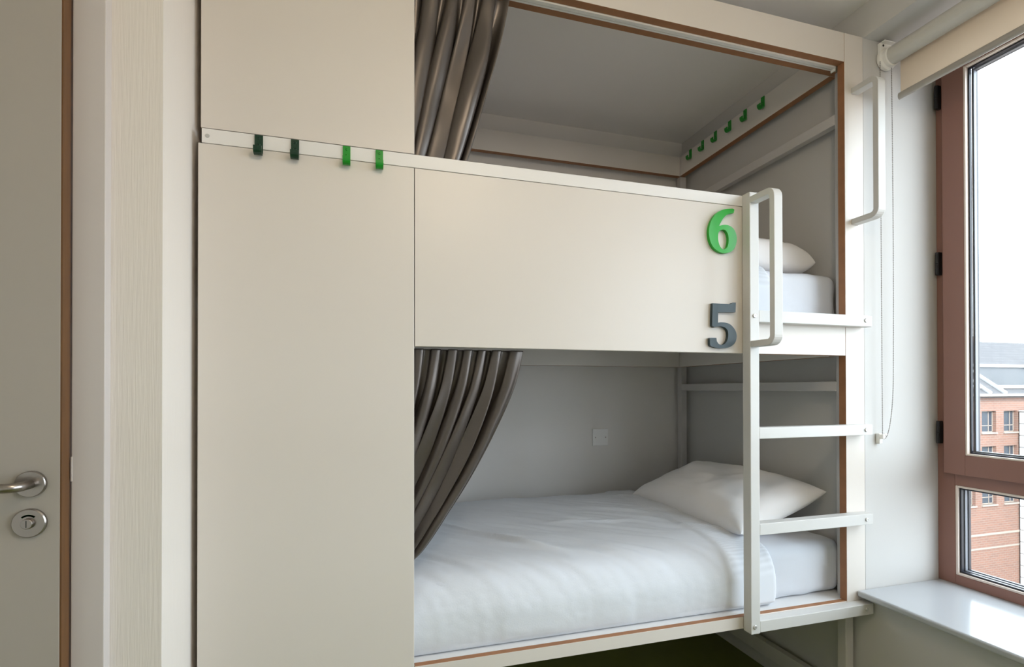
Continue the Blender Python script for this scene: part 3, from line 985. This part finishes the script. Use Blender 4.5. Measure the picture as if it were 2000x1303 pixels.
lathe(bm, [(0, -0.0145), (0.004, -0.0145), (0.003, -0.016), (0, -0.016)], 12, 'y', (BX - 0.018, 0, BZ + 0.045))
put('bracket_screw', tomesh(bm), 'dark', br)
FXB = BX + BR
bm = bmesh.new()
add_box(bm, (FXB - 0.0009, FXB + 0.0002, NY1 + 0.04, -0.040, 2.258, BZ), 0)
put('blind_fabric', tomesh(bm), 'blind', bl)
bm = bmesh.new()
prof = [(math.cos(a) * 0.0068, math.sin(a) * 0.0125) for a in [2 * math.pi * k / 20 for k in range(20)]]
ra = [bm.verts.new((FXB + a, -0.034, 2.250 + b)) for a, b in prof]
rb = [bm.verts.new((FXB + a, NY1 + 0.034, 2.250 + b)) for a, b in prof]
for k in range(20):
    bm.faces.new((ra[k], ra[(k + 1) % 20], rb[(k + 1) % 20], rb[k]))
bm.faces.new(ra); bm.faces.new(rb[::-1])
put('bottom_bar', tomesh(bm), 'bar', bl)
# bead chain: a closed loop from the drive to the tensioner
loop = []
xa, xb, yc = 1.7455, 1.7965, -0.019
zt, zb = BZ - 0.02, 1.055
def chain_pt(z, side):
    f = (z - zb) / (zt - zb)
    if side == 0:
        return (xa + 0.002 * (1 - f), yc, z)
    sag = 0.012 * math.sin(math.pi * min(1, f * 1.0)) 
    k = min(1.0, f / 0.16)
    return (xa + 0.010 + (xb - xa - 0.010) * (math.sqrt(max(0, 1 - (1 - k) ** 2))) + sag * 0.4 - 0.002 * (1 - f), yc - 0.002, z - 0.012 * (1 - k))
n = 210
loop = [chain_pt(zt - (zt - zb) * k / n, 0) for k in range(n + 1)] + [chain_pt(zb + (zt - zb) * (k / n) ** 1.6, 1) for k in range(n + 1)]
bm = bmesh.new()
acc = 0
last = Vector(loop[0])
pos = [last]
pitchb = 0.0062
carry = 0
for q in loop[1:]:
    q = Vector(q)
    seg = (q - last)
    ln = seg.length
    dist = pitchb - carry
    while dist <= ln and ln > 0:
        pos.append(last + seg * (dist / ln))
        dist += pitchb
    carry = (ln - (dist - pitchb))
    last = q
t = bmesh.new()
bmesh.ops.create_icosphere(t, subdivisions=1, radius=0.0021)
bead_me = bpy.data.meshes.new('bead'); t.to_mesh(bead_me); t.free()
for p in pos:
    bm2 = bead_me.copy()
    bm2.transform(Matrix.Translation(p))
    bm.from_mesh(bm2)
    bpy.data.meshes.remove(bm2)
tube_pts(bm, loop[:n + 1], 0.0007, 5)
tube_pts(bm, loop[n + 1:], 0.0007, 5)
c_ = put('bead_chain', tomesh(bm), 'chain', bl, smooth=True)
c_['kind'] = 'stuff'
bm = bmesh.new()
add_box(bm, (xa - 0.007, xa + 0.008, -0.015, -0.0006, zb - 0.030, zb + 0.006), 0.002)
add_box(bm, (xa - 0.004, xa + 0.006, -0.026, -0.012, zb - 0.012, zb + 0.004), 0.002)
put('chain_tensioner', tomesh(bm), 'plastic', bl)
bm = bmesh.new()
bmesh.ops.create_uvsphere(bm, u_segments=14, v_segments=10, radius=0.0062)
bmesh.ops.scale(bm, vec=(1, .7, .8), verts=bm.verts[:])
bmesh.ops.translate(bm, vec=(xa + 0.014, yc - 0.001, zb + 0.003), verts=bm.verts[:])
put('chain_connector', tomesh(bm), 'plastic', bl, smooth=True)

# ------------------------------------------------------------------ fill lamp, added out of view to brighten the upper panels and ceiling
LPX, LPY, LPZ = 0.45, -1.40, 2.28
lp = empty('fill_lamp', (LPX, LPY, CEIL))
tag(lp, 'added warm fill lamp out of view above the viewpoint', 'lamp')
bm = bmesh.new()
lathe(bm, [(0, -0.0005), (0.05, -0.0005), (0.05, -0.02), (0.045, -0.025), (0, -0.025)], 32, 'z', (LPX, LPY, CEIL))
put('ceiling_rose', tomesh(bm), 'lamp_body', lp)
bm = bmesh.new()
tube_pts(bm, [(LPX, LPY, CEIL - 0.0255), (LPX, LPY, LPZ + 0.14)], 0.003, 8)
put('cord', tomesh(bm), 'lamp_body', lp)
bm = bmesh.new()
lathe(bm, [(0, LPZ + 0.14), (0.02, LPZ + 0.14), (0.034, LPZ + 0.12), (0.034, LPZ + 0.106), (0, LPZ + 0.106)], 24, 'z', (LPX, LPY, 0))
put('lamp_holder', tomesh(bm), 'lamp_body', lp)
bm = bmesh.new()
bmesh.ops.create_uvsphere(bm, u_segments=32, v_segments=20, radius=0.11)
bmesh.ops.translate(bm, vec=(LPX, LPY, LPZ), verts=bm.verts[:])
put('globe', tomesh(bm), emis('warm_fill_glow', (1.0, 0.83, 0.62), 23.0), lp, smooth=True)
